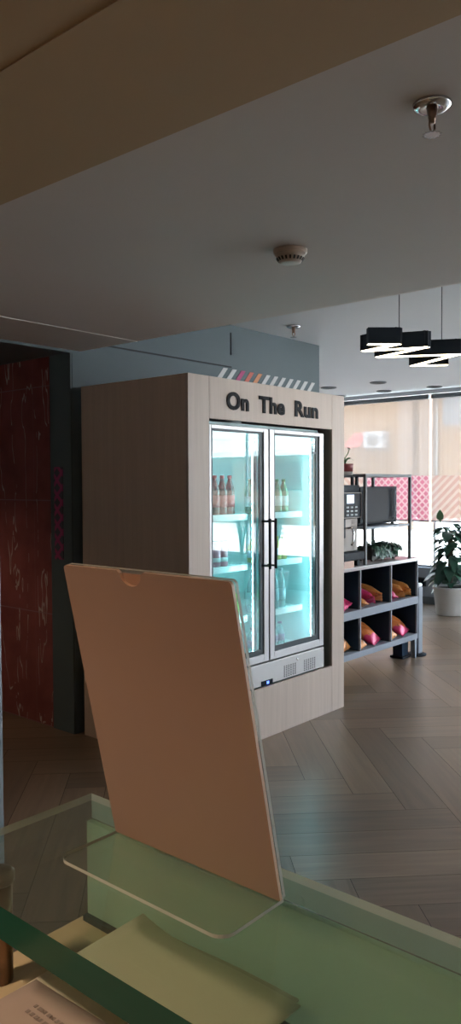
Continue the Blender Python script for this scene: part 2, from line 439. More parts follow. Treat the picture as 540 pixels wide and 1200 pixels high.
struct('wall_back', MB().box((2.94, 3.75, 0), (5.538, 4.05, HC)), M['teal'], 'grey teal wall behind the drinks cabinet')
struct('wall_return', MB().box((5.3, 4.05, 0), (5.538, 7.0, HC)), M['teal'], 'teal return wall past the cabinet')
struct('wall_far', MB().box((5.538, 7.0, 0), (9.0, 7.2, HC)), M['wall_white'], 'white wall at the far side')
struct('wall_marble', MB().box((2.9401, 4.05, 0), (3.2, 6.5, 2.285)).box((2.93, 3.955, 0), (2.9399, 6.5, 2.285)), M['marble'], 'dark red veined marble wall at the left')
struct('wall_corridor', MB().box((-3.2, 6.5, 0), (3.2, 6.7, 2.285)), M['teal_dark'], 'dark wall at the end of the corridor')
struct('wall_left', MB().box((-3.2, -6.2, 0), (-3.0, 6.5, HB)), M['wall_white'], 'wall behind the counter')
struct('wall_front', MB().box((-3.2, -6.2, 0), (5.4, -6.0, HC)).box((8.6, -6.2, 0), (9.2, -6.0, HC)).box((5.4, -6.2, 0), (8.6, -6.0, .4)).box((5.4, -6.2, 2.5), (8.6, -6.0, HC)), M['wall_white'], 'wall with an added window on the near side, out of view')
w = struct('window_8', MB().box((5.4, -6.105, .4), (8.6, -6.095, 2.5)), M['win_pane'], 'added window pane on the near side, out of view')  # unseen window added to bring daylight onto the cabinet front and floor
f = MB()
for x in (5.42, 7.0, 8.58): f.box((x - .02, -6.13, .4), (x + .02, -6.07, 2.5))
obj('window_frame', f, M['acw'], w)
struct('trim_3', MB().box((2.926, 3.752, 0), (2.9395, 3.954, 2.285)), M['teal_dark'], 'dark teal corner strip beside the red marble')
struct('trim_4', MB().box((2.95, 3.742, 2.356), (4.39, 3.752, 2.364)).box((4.384, 3.744, 2.449), (4.390, 3.752, 2.61)), M['seam'], 'dark panel joints on the teal wall')
# window wall: low sill, mullions and panes from y=-5.6 to 6.9
struct('wall_sill', MB().box((9.0, -6, -.02), (9.2, 7.0, .45)), M['wall_grey'], 'low grey wall under the window')
struct('baseboard_window', MB().box((8.975, -6, 0), (9.0, 7.0, .09)), M['skirting'], 'dark skirting under the window')
fr = MB().box((9.05, -6, 2.618), (9.2, 7.0, HC)).box((9.06, -6, .45), (9.15, 7.0, .475))
struct('window_1', fr, M['alu'], 'head and sill frame of the long window')
for i, (a, b) in enumerate(((-6, -3.0), (-3.0, -1.735), (-1.735, -.56), (-.56, 2.0), (2.0, 4.42), (4.42, 7.0))):
    w = struct('window_%d' % (i + 2), MB().box((9.095, a, .475), (9.105, b, 2.618)), M['win_pane'], 'window pane %d of the long window' % (i + 1))
    f = MB().box((9.08, b - .012, .475), (9.12, b + .012, 2.618))
    obj('window_mullion', f, M['acw'], w)

# wall print
d = tag(obj('wall_print', MB().box((2.922, 3.833, 1.05), (2.9262, 3.914, 1.61)), M['diamond'], origin=(2.924, 3.87, 1.05)), 'narrow dark pink diamond print on the teal corner strip', 'decal')
d = thing('wall_stripes', 'row of slanted white, pink and orange stripes on the teal wall', 'decal', (4.9, 3.75, 2.25))
cols = ['w', 'w', 'p', 'r', 'o'] + ['w'] * 7
for i, c in enumerate(cols):
    x = 4.205 + .1016 * i
    mb = MB().prism([(x, 3.7465, 2.235), (x + .048, 3.7465, 2.235), (x + .048 + .10, 3.7465, 2.347), (x + .10, 3.7465, 2.347)], (0, .003, 0))
    o = obj('stripe', mb, M['stripe_' + c], d)
    if c != 'w': o['label'] = {'p': 'pink stripe', 'r': 'coral stripe', 'o': 'orange stripe'}[c]

rd = math.radians
# ------------------------------------------------------------------ ceiling fittings
def sprinkler(label, loc, s):
    t = thing('sprinkler', label, 'sprinkler', loc, 'ceiling sprinklers')
    x, y, z = loc
    obj('escutcheon', MB().lathe([(.001, 0), (.041 * s, 0), (.040 * s, -.006 * s), (.028 * s, -.012 * s), (.02 * s, -.010 * s), (.001, -.010 * s)][::-1], (0, 0, 0), 24), M['chrome'], t, world=False)
    b = MB().lathe([(.001, -.04 * s), (.006 * s, -.04 * s), (.0085 * s, -.03 * s), (.012 * s, -.009 * s), (.001, -.009 * s)], n=12)
    b.tube([(-.011 * s, 0, -.028 * s), (-.012 * s, 0, -.048 * s), (-.002 * s, 0, -.062 * s)], .0025 * s, 6).tube([(.011 * s, 0, -.028 * s), (.012 * s, 0, -.048 * s), (.002 * s, 0, -.062 * s)], .0025 * s, 6)
    obj('nozzle', b, M['copper'], t, world=False)
    pts = []
    for k in range(24):
        a = 2 * PI * k / 24; r = (.021 if k % 2 else .014) * s; pts.append((r * math.cos(a), r * math.sin(a), -.064 * s))
    obj('deflector', MB().prism(pts, (0, 0, .002 * s)), M['chrome'], t, world=False)
sprinkler('large chrome sprinkler head on the grey dropped ceiling', (1.555, .767, HS), 1.0)
sprinkler('small sprinkler on far ceiling above the teal wall', (4.729, 3.429, HC), 1.3)
t = thing('smoke_detector', 'round ivory smoke detector on the grey dropped ceiling', 'smoke detector', (2.189, 1.601, HS))
obj('base', MB().lathe([(.001, -.014), (.056, -.014), (.058, -.010), (.058, 0), (.001, 0)], n=32), M['detector'], t, world=False)
obj('body', MB().lathe([(.001, -.046), (.03, -.046), (.036, -.043), (.045, -.03), (.053, -.014), (.001, -.014)], n=32), M['detector'], t, world=False)
sl = MB()
for k in range(20):
    a = 2 * PI * k / 20
    c = Vector((math.cos(a), math.sin(a), 0)); tn = Vector((-math.sin(a), math.cos(a), 0))
    p = [c * .047 + tn * .003 + Vector((0, 0, -.029)), c * .047 - tn * .003 + Vector((0, 0, -.029)), c * .040 - tn * .003 + Vector((0, 0, -.039)), c * .040 + tn * .003 + Vector((0, 0, -.039))]
    sl.prism(p, c * .002)
obj('vent_slots', sl, M['vent'], t, world=False)
dl = [(7.98, 4.591), (8.76, 4.954), (7.994, 5.277), (8.857, 5.685), (8.79, 4.288)]
dlab = ['unlit recessed downlight, larger one left of the pendant lamp', 'unlit recessed downlight below and right of the larger one, near the blinds', 'unlit recessed downlight just right of the teal wall end', 'unlit recessed downlight right above the cabinet corner', 'unlit recessed downlight under the right end of the zigzag pendant']
proto = None
for (x, y), lb in zip(dl, dlab):
    if proto is None:
        t = proto = thing('downlight', lb, 'ceiling light', (x, y, HC), 'unlit downlights in the far ceiling')
        obj('rim', MB().lathe([(.075, 0), (.095, 0), (.095, -.008), (.09, -.012), (.075, -.008), (.075, -.002)], n=28), M['skirting'], t, world=False)
        obj('lamp_glass', MB().lathe([(.001, -.004), (.074, -.004), (.074, -.001), (.001, -.001)], n=28), M['seam'], t, world=False)
    else: dup(proto, (x, y, HC), lb)
# warm lamps over the counter; back wall and corridor ones are unseen, added fill
for i, (x, y, lb) in enumerate(((-.4, .9, 'lit warm downlight behind the viewer, nearest the marble corridor'), (-.6, -.9, 'lit warm downlight behind the viewer, near the counter middle'), (-2.1, .95, 'added warm downlight by the back wall, nearest the marble corridor'), (-2.1, -.8, 'added warm downlight by the back wall, beside the counter middle'), (1.7, 4.8, 'added warm downlight in the marble corridor, out of frame'))):
    t = thing('counter_downlight', lb, 'ceiling light', (x, y, HB if y < 3 else 2.285), 'warm counter downlights')
    obj('rim', MB().lathe([(.075, 0), (.095, 0), (.095, -.008), (.075, -.008)], n=28), M['acw'], t, world=False)
    obj('lamp_glass', MB().lathe([(.001, -.005), (.074, -.005), (.074, -.002), (.001, -.002)], n=28), M['down'], t, world=False)
    sl_ = bpy.data.lights.new('downlight_beam', 'SPOT'); sl_.energy = 25 if x > -3 and y < 3 else 14; sl_.color = (1.0, .74, .48); sl_.spot_size = rd(120); sl_.spot_blend = .6; sl_.shadow_soft_size = .06
    so2 = bpy.data.objects.new('downlight_beam', sl_); COL.objects.link(so2); so2.parent = t; so2.location = (0, 0, -.03)

# pendant: zigzag of black channels with a lit underside
hz = 2.25
t = thing('pendant_lamp', 'black zigzag pendant lamp with lit underside hanging from far ceiling', 'pendant lamp', (4.1, 2.2, hz))
Z = [Vector((3.798, 2.074, hz)), Vector((3.70, 2.186, hz)), None]
A2, A1 = Vector((3.798, 2.070, hz)), Vector((3.70, 2.180, hz))
B1, B2 = Vector((3.868, 2.309, hz)), Vector((3.985, 1.996, hz))
C1, C2 = Vector((4.107, 2.357, hz)), Vector((4.33, 1.969, hz))
D1, D2 = Vector((4.556, 2.367, hz)), Vector((4.665, 2.20, hz))
w = .025
path = [A1 + (A2 - A1) * 0, A2, B1, B2, C1, C2, D1, D2]
body, diff = MB(), MB()
for i in range(len(path) - 1):
    a, b = path[i], path[i + 1]; dv = (b - a).normalized(); sd = Vector((-dv.y, dv.x, 0)) * w
    e = dv * (w * .55)
    off = Vector((0, 0, .0006 * (i % 2)))
    body.prism([a - e - sd + off, b + e - sd + off, b + e + sd + off, a - e + sd + off], (0, 0, .085 + .001 * (i % 2)))
    sd2 = sd * .8
    diff.prism([a - e * .8 - sd2 - Vector((0, 0, .003)) + off, b + e * .8 - sd2 - Vector((0, 0, .003)) + off, b + e * .8 + sd2 - Vector((0, 0, .003)) + off, a - e * .8 + sd2 - Vector((0, 0, .003)) + off], (0, 0, .002))
obj('lamp_body', body, M['blackm'], t)
obj('lamp_diffuser', diff, M['lamp'], t)
for p in ((3.93, 2.13), (4.27, 2.04)):
    obj('wire', MB().tube([(p[0], p[1], hz + .08), (p[0], p[1], HC)], .0022, 6), M['blackm'], t)

# ------------------------------------------------------------------ drinks cabinet and fridge
X0, X1, Y0, Y1, CH = 2.961, 4.463, 2.824, 3.697, 2.082
OX0, OX1, OZ0, OZ1 = 3.126, 4.318, .302, 1.856
cab = thing('drinks_cabinet', 'pale ash wood cabinet around the drinks fridge, lettered across its top', 'cabinet', (3.71, 3.26, 0))
obj('side_panel', MB().box((X0, Y0 + .02, 0), (X0 + .02, Y1, CH), .002), M['ash_side'], cab)
obj('side_panel', MB().box((X1 - .02, Y0 + .02, 0), (X1, Y1, CH), .002), M['ash'], cab)
obj('top_panel', MB().box((X0 + .02, Y0 + .02, CH - .02), (X1 - .02, Y1, CH)), M['ash'], cab)
obj('stile', MB().box((X0, Y0, 0), (OX0 - .001, Y0 + .02, CH), .0015), M['ash'], cab)
obj('stile', MB().box((OX1 + .001, Y0, 0), (X1, Y0 + .02, CH), .0015), M['ash'], cab)
hd = obj('header_panel', MB().box((OX0, Y0, OZ1), (OX1, Y0 + .02, CH), .0015), M['ash'], cab)
obj('kick_panel', MB().box((OX0, Y0, 0), (OX1, Y0 + .02, OZ0), .0015), M['ash'], cab)
def word(txt, xa, xb, z0, cap):
    cu = bpy.data.curves.new('txt', 'FONT'); cu.body = txt; cu.size = 1; cu.offset = .035; cu.extrude = .02; cu.resolution_u = 5
    cu.space_character = 1.06
    o = bpy.data.objects.new('txt', cu); COL.objects.link(o)
    bpy.context.view_layer.update()
    me = bpy.data.meshes.new_from_object(o.evaluated_get(bpy.context.evaluated_depsgraph_get()))
    bpy.data.objects.remove(o)
    return me
def letters():
    for txt, xa, xb in (('On', 3.266, 3.457), ('The', 3.551, 3.798), ('Run', 3.903, 4.151)):
        me = word(txt, xa, xb, 1.92, .09)
        bm = bmesh.new(); bm.from_mesh(me)
        # split the word into its letters by connected islands
        seen = set(); isl = []
        for v in bm.verts:
            if v in seen: continue
            st, comp = [v], []
            seen.add(v)
            while st:
                q = st.pop(); comp.append(q)
                for e in q.link_edges:
                    o = e.other_vert(q)
                    if o not in seen: seen.add(o); st.append(o)
            isl.append(comp)
        xs = [v.co.x for v in bm.verts]; ax, bx = min(xs), max(xs)
        cap = .70
        k = (xb - xa) / (bx - ax)
        for v in bm.verts:
            v.co = Vector((xa + (v.co.x - ax) * k, Y0 - .001 - (v.co.z + .02) * .12, 1.9185 + v.co.y / cap * .091))
        isl.sort(key=lambda c: min(v.co.x for v in c))
        for comp in isl:
            idx = {v: i for i, v in enumerate(comp)}
            fs = {f for v in comp for f in v.link_faces}
            m = bpy.data.meshes.new('letter')
            org = wloc(hd)
            m.from_pydata([tuple(v.co - org) for v in comp], [], [[idx[v] for v in f.verts] for f in fs])
            m.materials.append(M['letter'])
            o = bpy.data.objects.new('letter', m); COL.objects.link(o); o.parent = hd
        bm.free()
letters()

fy = 2.85                                                    # front plane of the fridge doors
FX0, FX1 = 3.15, 4.262
fridge = thing('drinks_fridge', 'lit two door glass drinks fridge set in the ash cabinet', 'fridge', (3.7, 3.2, 0))
IX0, IX1, IY0, IY1, IZ0, IZ1 = 3.18, 4.235, 2.90, 3.50, .455, 1.80
sh = MB()
sh.box((FX0, IY0, .02), (IX0, 3.55, 1.85)).box((IX1, IY0, .02), (FX1, 3.55, 1.85)).box((IX0, IY1, .02), (IX1, 3.55, 1.85))
sh.box((IX0, IY0, IZ1), (IX1, IY1, 1.85)).box((IX0, IY0, .30), (IX1, IY1, IZ0))
obj('liner', sh, M['inner'], fridge)
def door(xa, xb, hx, glx):
    za, zb = .447, 1.828
    f = .028
    gl0, gl1 = glx
    fm = MB().box((xa, fy, za), (gl0, fy + .04, zb), .003).box((gl1, fy, za), (xb, fy + .04, zb), .003)
    fm.box((gl0, fy, zb - .022), (gl1, fy + .04, zb), .002).box((gl0, fy, za), (gl1, fy + .04, za + .045), .002)
    d = obj('door', fm, M['alu'], fridge)
    g = MB(); gz0, gz1 = za + .045, zb - .022
    for a, b in (((gl0, gz0), (gl0 + .018, gz1)), ((gl1 - .03, gz0), (gl1, gz1)), ((gl0 + .018, gz1 - .012), (gl1 - .03, gz1)), ((gl0 + .018, gz0), (gl1 - .03, gz0 + .032))):
        g.box((a[0], fy + .008, a[1]), (b[0], fy + .02, b[1]))
    obj('gasket', g, M['gasket'], d)
    obj('glass_pane', MB().box((gl0 + .018, fy + .011, gz0 + .032), (gl1 - .03, fy + .016, gz1 - .012)), M['fridge_pane'], d)
    h = MB().tube([(hx, 2.792, 1.005), (hx, 2.792, 1.30)], .0085, 12)
    for z in (1.022, 1.283): h.tube([(hx, 2.792, z), (hx, fy, z)], .006, 8)
    obj('handle', h, M['blackm'], d)
    return d
door(FX0 + .003, 3.6765, 3.613, (3.170, 3.632))
d2 = door(3.6885, FX1 - .003, 3.668, (3.732, 4.212))
st = MB()
for a, b in (((4.13, 1.755), (4.182, 1.758)), ((4.13, 1.720), (4.182, 1.723)), ((4.13, 1.723), (4.133, 1.755)), ((4.179, 1.723), (4.182, 1.755)), ((4.142, 1.695), (4.182, 1.707))):
    st.box((a[0], fy + .0085, a[1]), (b[0], fy + .0106, b[1]))
obj('sticker', st, M['acg'], d2)
base = obj('base_panel', MB().box((FX0, fy, .305), (FX1, fy + .04, .437), .003), M['steel'], fridge)
for x0 in (3.824, 4.036):
    v = MB()
    for i in range(6):
        for j in range(7):
            v.box((x0 + i * .0225, fy - .0012, .318 + j * .0105 - (0.0)), (x0 + .012 + i * .0225, fy + .002, .3235 + j * .0105))
    obj('vent_grille', v, M['vent'], base)
obj('lock', MB().lathe([(.001, fy - .006), (.008, fy - .006), (.010, fy + .002), (.001, fy + .002)], (3.962, 0, .408), 16, axis='Y'), M['chrome'], base)
dp = obj('display', MB().box((3.60, fy - .003, .306), (3.71, fy + .003, .334), .001), M['black'], base)
obj('digits', MB().box((3.650, fy - .0042, .311), (3.658, fy - .0028, .327)).box((3.662, fy - .0042, .311), (3.670, fy - .0028, .327)), M['blue_led'], dp)
obj('divider', MB().box((3.672, IY0, IZ0), (3.694, IY0 + .04, IZ1)), M['inner'], fridge)
for x, nx in ((3.607, 0), (4.208, 0)):
    l = obj('led_strip', MB().box((x - .0095, 2.9015, .50), (x + .016, 2.9075, 1.75), .001).box((x + .004, 2.9076, .50), (x + .016, 2.925, 1.75), .001), M['inner'], fridge)  # front plate added to shield the floor from LED light
    e = MB(); pts, rs = [], []
    for k in range(35):
        z = .52 + k * .036
        for dz, r_ in ((0, .0016), (.010, .0040), (.018, .0046), (.026, .0040)): pts.append((x - .003, 2.9135, z + dz)); rs.append(r_)
    e.tube(pts, rs, 8)
    obj('led', e, M['led'], l)
sz = (1.318, 1.014, .702)
for z in sz:
    for xa, xb in ((3.185, 3.662), (3.705, 4.23)):
        s = MB().box((xa, 3.012, z - .018), (xb, 3.012 + .008, z - .012))
        for k in range(18):
            y = 3.02 + k * .0265; s.tube([(xa, y, z - .004), (xb, y, z - .004)], .0025, 6)
        for k in range(3):
            x = xa + (xb - xa) * k / 2 * .98 + .004; s.tube([(x, 3.015, z - .009), (x, 3.48, z - .009)], .003, 6)
        so = obj('wire_shelf', s, M['inner'], fridge)
        obj('price_rail', MB().box((xa + .005, 2.995, z - .032), (xb - .005 if xa > 3.5 else 3.655, 3.006, z + .006), .002), M['rail'], so)

# bottles
ORD = ['first', 'second', 'third', 'fourth', 'fifth', 'sixth', 'seventh']
def bottle(name, label, cat, group, loc, prof, cap, lab, mats):
    t = thing(name, label, cat, loc, group)
    obj('body', MB().lathe(prof, n=14), mats[0], t, world=False)
    if cap: obj('cap', MB().lathe(cap, n=12), mats[1], t, world=False)
    if lab: obj('label_band', MB().lathe(lab, n=14), mats[2], t, world=False)
    return t
def row(name, desc, cat, group, xs, y, z, prof, cap, lab, mats):
    p = None
    for i, x in enumerate(xs):
        lb = desc % ORD[i]
        if p is None: p = bottle(name, lb, cat, group, (x, y, z), prof, cap, lab, mats)
        else: dup(p, (x, y, z), lb)
def bprof(r, h): return [(.001, 0), (r * .92, 0), (r, .006), (r, h * .58), (r * .86, h * .68), (r * .42, h * .86), (r * .38, h * .93), (.001, h * .93)]
def bcap(r, h): return [(.001, h * .925), (r * .45, h * .925), (r * .45, h), (.001, h)]
def blab(r, h): return [(r * .5, h * .2), (r * 1.02, h * .2), (r * 1.02, h * .5), (r * .5, h * .5)]
BM = dict(cola=pbr('cola brown', (.10, .035, .03), .25), red=pbr('red label', (.5, .07, .07), .4), green=pbr('green plastic', (.10, .28, .16), .3),
          gcap=pbr('green cap', (.06, .3, .12), .4), pink=pbr('pink can', (.62, .25, .30), .3, .2), dk=pbr('dark rim', (.1, .14, .15), .4), pale=pbr('pale label', (.75, .8, .78), .5),
          yel=pbr('yellow drink', (.62, .56, .10), .3), ycap=pbr('yellow cap', (.7, .55, .1), .4), water=glass('water bottle', (.86, .95, .96), 1.2, haze=.4, hazec=(.75, .9, .92)),
          wl=pbr('water label', (.55, .72, .78), .4), purple=pbr('purple label', (.35, .22, .34), .4), lime=pbr('lime carton', (.30, .62, .07), .45), limed=pbr('lime dots', (.05, .22, .05), .5))
row('cola_bottle', 'dark brown drink bottle, %s from the left on the top left fridge shelf', 'bottle', 'brown bottles on the top left shelf', [3.225 + i * .068 for i in range(6)], 3.06, sz[0] + .001, bprof(.031, .235), bcap(.031, .235), blab(.031, .235), (BM['cola'], BM['red'], BM['red']))
row('soda_bottle', 'green drink bottle, %s from the left on the top right fridge shelf', 'bottle', 'green bottles on the top right shelf', [3.755 + i * .07 for i in range(6)], 3.06, sz[0] + .001, bprof(.031, .215), bcap(.031, .215), blab(.031, .215), (BM['green'], BM['gcap'], BM['pale']))
can = [(.001, 0), (.026, 0), (.031, .008), (.031, .135), (.026, .15), (.001, .15)]
row('drink_can', 'tall pink drink can, %s from the left on the middle left fridge shelf', 'can', 'pink cans on the middle left shelf', [3.23 + i * .066 for i in range(5)], 3.055, sz[1] + .001, can, [(.001, .148), (.0265, .148), (.0265, .155), (.001, .155)], [(.02, .03), (.0316, .03), (.0316, .055), (.02, .055)], (BM['pink'], BM['dk'], BM['pale']))
row('juice_bottle', 'yellow juice bottle, %s from the left on the middle right fridge shelf', 'bottle', 'yellow juice bottles on the middle right shelf', [3.775 + i * .064 for i in range(6)], 3.06, sz[1] + .001, bprof(.029, .15), bcap(.029, .15), blab(.029, .15), (BM['yel'], BM['ycap'], BM['wl']))
row('water_bottle', 'clear water bottle, %s from the left on the lower right fridge shelf', 'bottle', 'water bottles on the lower right shelf', [3.775 + i * .074 for i in range(5)], 3.06, sz[2] + .001, bprof(.033, .255), bcap(.033, .255), blab(.033, .255), (BM['water'], BM['wl'], BM['wl']))
row('small_bottle', 'small clear bottle with purple label, %s from the left on the fridge floor', 'bottle', 'small bottles on the fridge floor', [3.775 + i * .072 for i in range(5)], 3.06, IZ0 + .001, bprof(.031, .15), bcap(.031, .15), blab(.031, .15), (BM['water'], BM['purple'], BM['purple']))
p = None
for i, x in enumerate((3.47, 3.535, 3.60)):
    lb = 'lime green drink carton, %s from the left on the lower left fridge shelf' % ORD[i]
    if p is None:
        p = thing('drink_carton', lb, 'carton', (x, 3.06, sz[2] + .001), 'lime cartons on the lower left shelf')
        obj('body', MB().box((-.027, -.02, 0), (.027, .02, .135), .003), BM['lime'], p, world=False)
        b = MB()
        for j in range(3): b.lathe([(.001, -.0215), (.011, -.0215), (.011, -.019), (.001, -.019)], (.005 * (-1) ** j, 0, .03 + .035 * j), 12, axis='Y')
        obj('print', b, BM['limed'], p, world=False)
    else: dup(p, (x, 3.06, sz[2] + .001), lb)

# ------------------------------------------------------------------ snack counter and what stands on it
SY, SB = 3.14, 3.66
TOP = .868
sc = thing('snack_counter', 'blue grey cubby counter holding snack bags, right of the cabinet', 'counter', (5.4, 3.4, 0))
XS = [4.728, 5.207, 5.687, 6.139]
obj('worktop', MB().box((4.49, SY - .012, TOP - .028), (6.165, SB + .06, TOP), .003), M['worktop'], sc)
for z0, z1 in ((.165, .210), (.470, .533)): obj('shelf', MB().box((4.495, SY, z0), (6.145, SB, z1), .002), M['shelfgrey'], sc)
for x in [4.502] + XS:
    obj('divider', MB().box((x - .007, SY + .003, .2105), (x + .007, SB - .0125, .4695)).box((x - .007, SY + .003, .5335), (x + .007, SB - .0125, TOP - .0285)), M['shelfgrey'], sc)
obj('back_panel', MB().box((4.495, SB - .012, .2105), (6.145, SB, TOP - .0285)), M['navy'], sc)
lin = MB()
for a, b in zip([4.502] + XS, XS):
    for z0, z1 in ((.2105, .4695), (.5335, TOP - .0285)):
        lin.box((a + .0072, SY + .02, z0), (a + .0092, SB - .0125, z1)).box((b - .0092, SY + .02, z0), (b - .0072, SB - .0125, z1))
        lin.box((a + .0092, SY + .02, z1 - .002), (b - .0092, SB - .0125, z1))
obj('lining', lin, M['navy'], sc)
for x in (4.56, 6.06):
    l = obj('leg', MB().prism([(x - .05, 3.22, .165), (x + .06, 3.22, .165), (x + .055, 3.22, .02), (x - .045, 3.22, .02)], (0, .09, 0)), M['navy'], sc)
    obj('foot', MB().box((x - .065, 3.20, 0), (x + .07, 3.33, .02), .006), M['blackm'], l)
    obj('front_leg', MB().prism([(x + .045, SY + .01, .165), (x + .083, SY + .01, .165), (x + .075, SY + .01, 0), (x + .052, SY + .01, 0)], (0, .04, 0)), M['shelfgrey'], sc)
# bollard
bp = thing('bollard_post', 'short grey blue post on round foot beside the snack counter end', 'post', (6.225, 3.19, 0))
obj('pole', MB().box((6.187, 3.155, .02), (6.263, 3.225, .60), .008), M['shelfgrey'], bp)
obj('foot', MB().lathe([(.001, 0), (.085, 0), (.085, .012), (.06, .022), (.001, .022)], (6.245, 3.205, 0), 24), M['blackm'], bp)
obj('cap', MB().box((6.187, 3.155, .60), (6.263, 3.225, .635), .014), M['acw'], bp)

def pillow(W, L, T, seed):
    b = MB(); bm = b.bm; nu, nv = 12, 16; rr = random.Random(seed)
    g = {}
    for sgn in (1, -1):
        for i in range(nu + 1):
            for j in range(nv + 1):
                edge = i in (0, nu) or j in (0, nv)
                if sgn < 0 and edge: g[(sgn, i, j)] = g[(1, i, j)]; continue
                u, v = i / nu * 2 - 1, j / nv * 2 - 1
                t = (1 - abs(u) ** 2.4) ** .7 * max(0, 1 - abs(v / .92) ** 3) ** .75
                pin = .88 + .12 * abs(v) ** 3
                wr = 1 + .14 * math.sin(6 * u + 5 * v + seed) + .10 * math.sin(11 * v - 4 * u + seed * 2) * abs(v)
                z = sgn * T / 2 * t * wr
                if edge or abs(v) > .92: z = .006 * math.sin(9 * u + seed) + sgn * .0006 * (not edge)
                g[(sgn, i, j)] = bm.verts.new((u * W / 2 * pin, v * L / 2, z))
        for i in range(nu):
            for j in range(nv):
                f = bm.faces.new((g[(sgn, i, j)], g[(sgn, i + 1, j)], g[(sgn, i + 1, j + 1)], g[(sgn, i, j + 1)])); f.smooth = True
    return b
GOLD, MAG, ORG = (.62, .24, .06), (.60, .03, .14), (.70, .20, .05)
MB1 = bag_mat('gold snack foil', GOLD, (.50, .20, .07), .1); MB2 = bag_mat('magenta snack foil', MAG, (.40, .02, .09), .12); MB3 = bag_mat('magenta and orange snack foil', MAG, ORG, -.03)
def bag(label, x, y, zs, W, L, T, m, pitch, yaw, roll=0, seed=1, lift=None):
    o = obj('snack_bag', pillow(W, L, T, seed), m, world=False)
    rot = Matrix.Rotation(yaw, 4, 'Z') @ Matrix.Rotation(pitch, 4, 'X') @ Matrix.Rotation(roll, 4, 'Y')
    zmin = min((rot @ v.co).z for v in o.data.vertices)
    o.rotation_euler = rot.to_euler(); o.location = (x, y, zs - zmin + .0005)
    tag(o, label, 'snack bag', 'snack bags in the cubbies')
ru, rl = .533, .210
rd = math.radians
bag('magenta snack bag alone in the upper left cubby, half hidden by the cabinet', 5.07, 3.31, ru, .19, .27, .085, MB2, rd(16), rd(12), rd(-14), seed=1)
bag('gold snack bag at the left of the upper middle cubby', 5.302, 3.25, ru, .135, .20, .07, MB1, rd(8), rd(8), rd(12), seed=2)
bag('magenta snack bag in the middle of the upper middle cubby', 5.425, 3.29, ru, .16, .27, .095, MB2, rd(16), rd(16), rd(30), seed=3)
bag('gold snack bag at the right of the upper middle cubby', 5.56, 3.30, ru, .17, .27, .095, MB1, rd(18), rd(16), rd(34), seed=4)
bag('magenta snack bag at the left of the upper right cubby', 5.762, 3.25, ru, .12, .21, .09, MB2, rd(10), rd(4), rd(10), seed=5)
bag('gold snack bag in the middle of the upper right cubby', 5.905, 3.27, ru, .145, .25, .10, MB1, rd(16), rd(8), rd(34), seed=6)
bag('gold snack bag at the right end of the upper right cubby', 6.035, 3.29, ru, .15, .26, .105, MB1, rd(16), rd(14), rd(34), seed=7)
bag('gold snack bag in the lower left cubby beside the cabinet', 5.07, 3.30, rl, .19, .25, .10, MB1, rd(34), rd(10), rd(-10), seed=8)
bag('small gold snack bag at the left of the lower middle cubby', 5.29, 3.25, rl, .12, .19, .075, MB1, rd(26), rd(6), rd(-14), seed=9)
bag('magenta and orange snack bag leaning in the lower middle cubby', 5.50, 3.30, rl, .21, .29, .10, MB3, rd(33), rd(18), rd(-8), seed=10)
bag('small gold snack bag at the left of the lower right cubby', 5.772, 3.26, rl, .12, .21, .075, MB1, rd(28), rd(8), rd(-14), seed=11)
bag('magenta and orange snack bag leaning in the lower right cubby', 5.98, 3.30, rl, .21, .29, .10, MB3, rd(33), rd(16), rd(-8), seed=12)

# coffee machine
cm = thing('coffee_machine', 'taupe and black coffee machine with keypad on the snack counter', 'coffee machine', (5.14, 3.35, TOP))
for x in (5.01, 5.235):
    for y in (3.18, 3.45): obj('foot', MB().box((x - .018, y, TOP), (x + .018, y + .03, TOP + .047), .003), M['blackm'], cm)
obj('drip_tray', MB().box((4.985, 3.152, TOP + .047), (5.288, 3.50, TOP + .112), .012), M['blackm'], cm)
obj('body', MB().box((4.985, 3.22, TOP + .112), (5.283, 3.52, 1.236), .006), M['machine'], cm)
obj('head', MB().box((4.975, 3.19, 1.236), (5.283, 3.52, 1.438), .006), M['blackm'], cm)
kp = obj('keypad', MB().box((5.005, 3.180, 1.243), (5.272, 3.190, 1.432), .004), M['black'], cm)
kf = MB()
for a, b in (((5.003, 1.241), (5.274, 1.245)), ((5.003, 1.430), (5.274, 1.434)), ((5.003, 1.245), (5.007, 1.430)), ((5.270, 1.245), (5.274, 1.430))): kf.box((a[0], 3.178, a[1]), (b[0], 3.1895, b[1]))
obj('keypad_frame', kf, M['machine'], kp)
obj('display_screen', MB().box((5.065, 3.177, 1.352), (5.165, 3.1805, 1.418), .001), M['screen'], kp)
for i in range(3):
    for j in range(3):
        obj('button', MB().box((5.055 + i * .06, 3.175, 1.258 + j * .029), (5.09 + i * .06, 3.1805, 1.271 + j * .029), .002), M['button'], kp)
obj('spout', MB().box((5.00, 3.185, 1.09), (5.06, 3.22, 1.236), .006), M['blackm'], cm)
obj('steam_handle', MB().tube([(5.14, 3.215, 1.16), (5.15, 3.185, 1.165), (5.165, 3.18, 1.12), (5.16, 3.182, 1.06), (5.145, 3.19, 1.03)], .009, 10), M['chrome'], cm)
obj('top_box', MB().box((5.05, 3.20, 1.438), (5.28, 3.50, 1.492), .005), M['blackm'], cm)
obj('bean_hopper', MB().tube([(5.02, 3.235, 1.438), (5.02, 3.235, 1.50), (5.02, 3.235, 1.578)], .036, 18).tube([(5.02, 3.235, 1.578), (5.02, 3.235, 1.588)], .04, 18), M['copper'], cm)
cr = MB().box((5.06, 3.205, 1.553), (5.283, 3.40, 1.566), .003)
for x in (5.20, 5.265):
    for y in (3.207, 3.38): cr.box((x - .012, y, 1.49), (x + .012, y + .018, 1.555))
obj('cup_rail', cr, M['blackm'], cm)
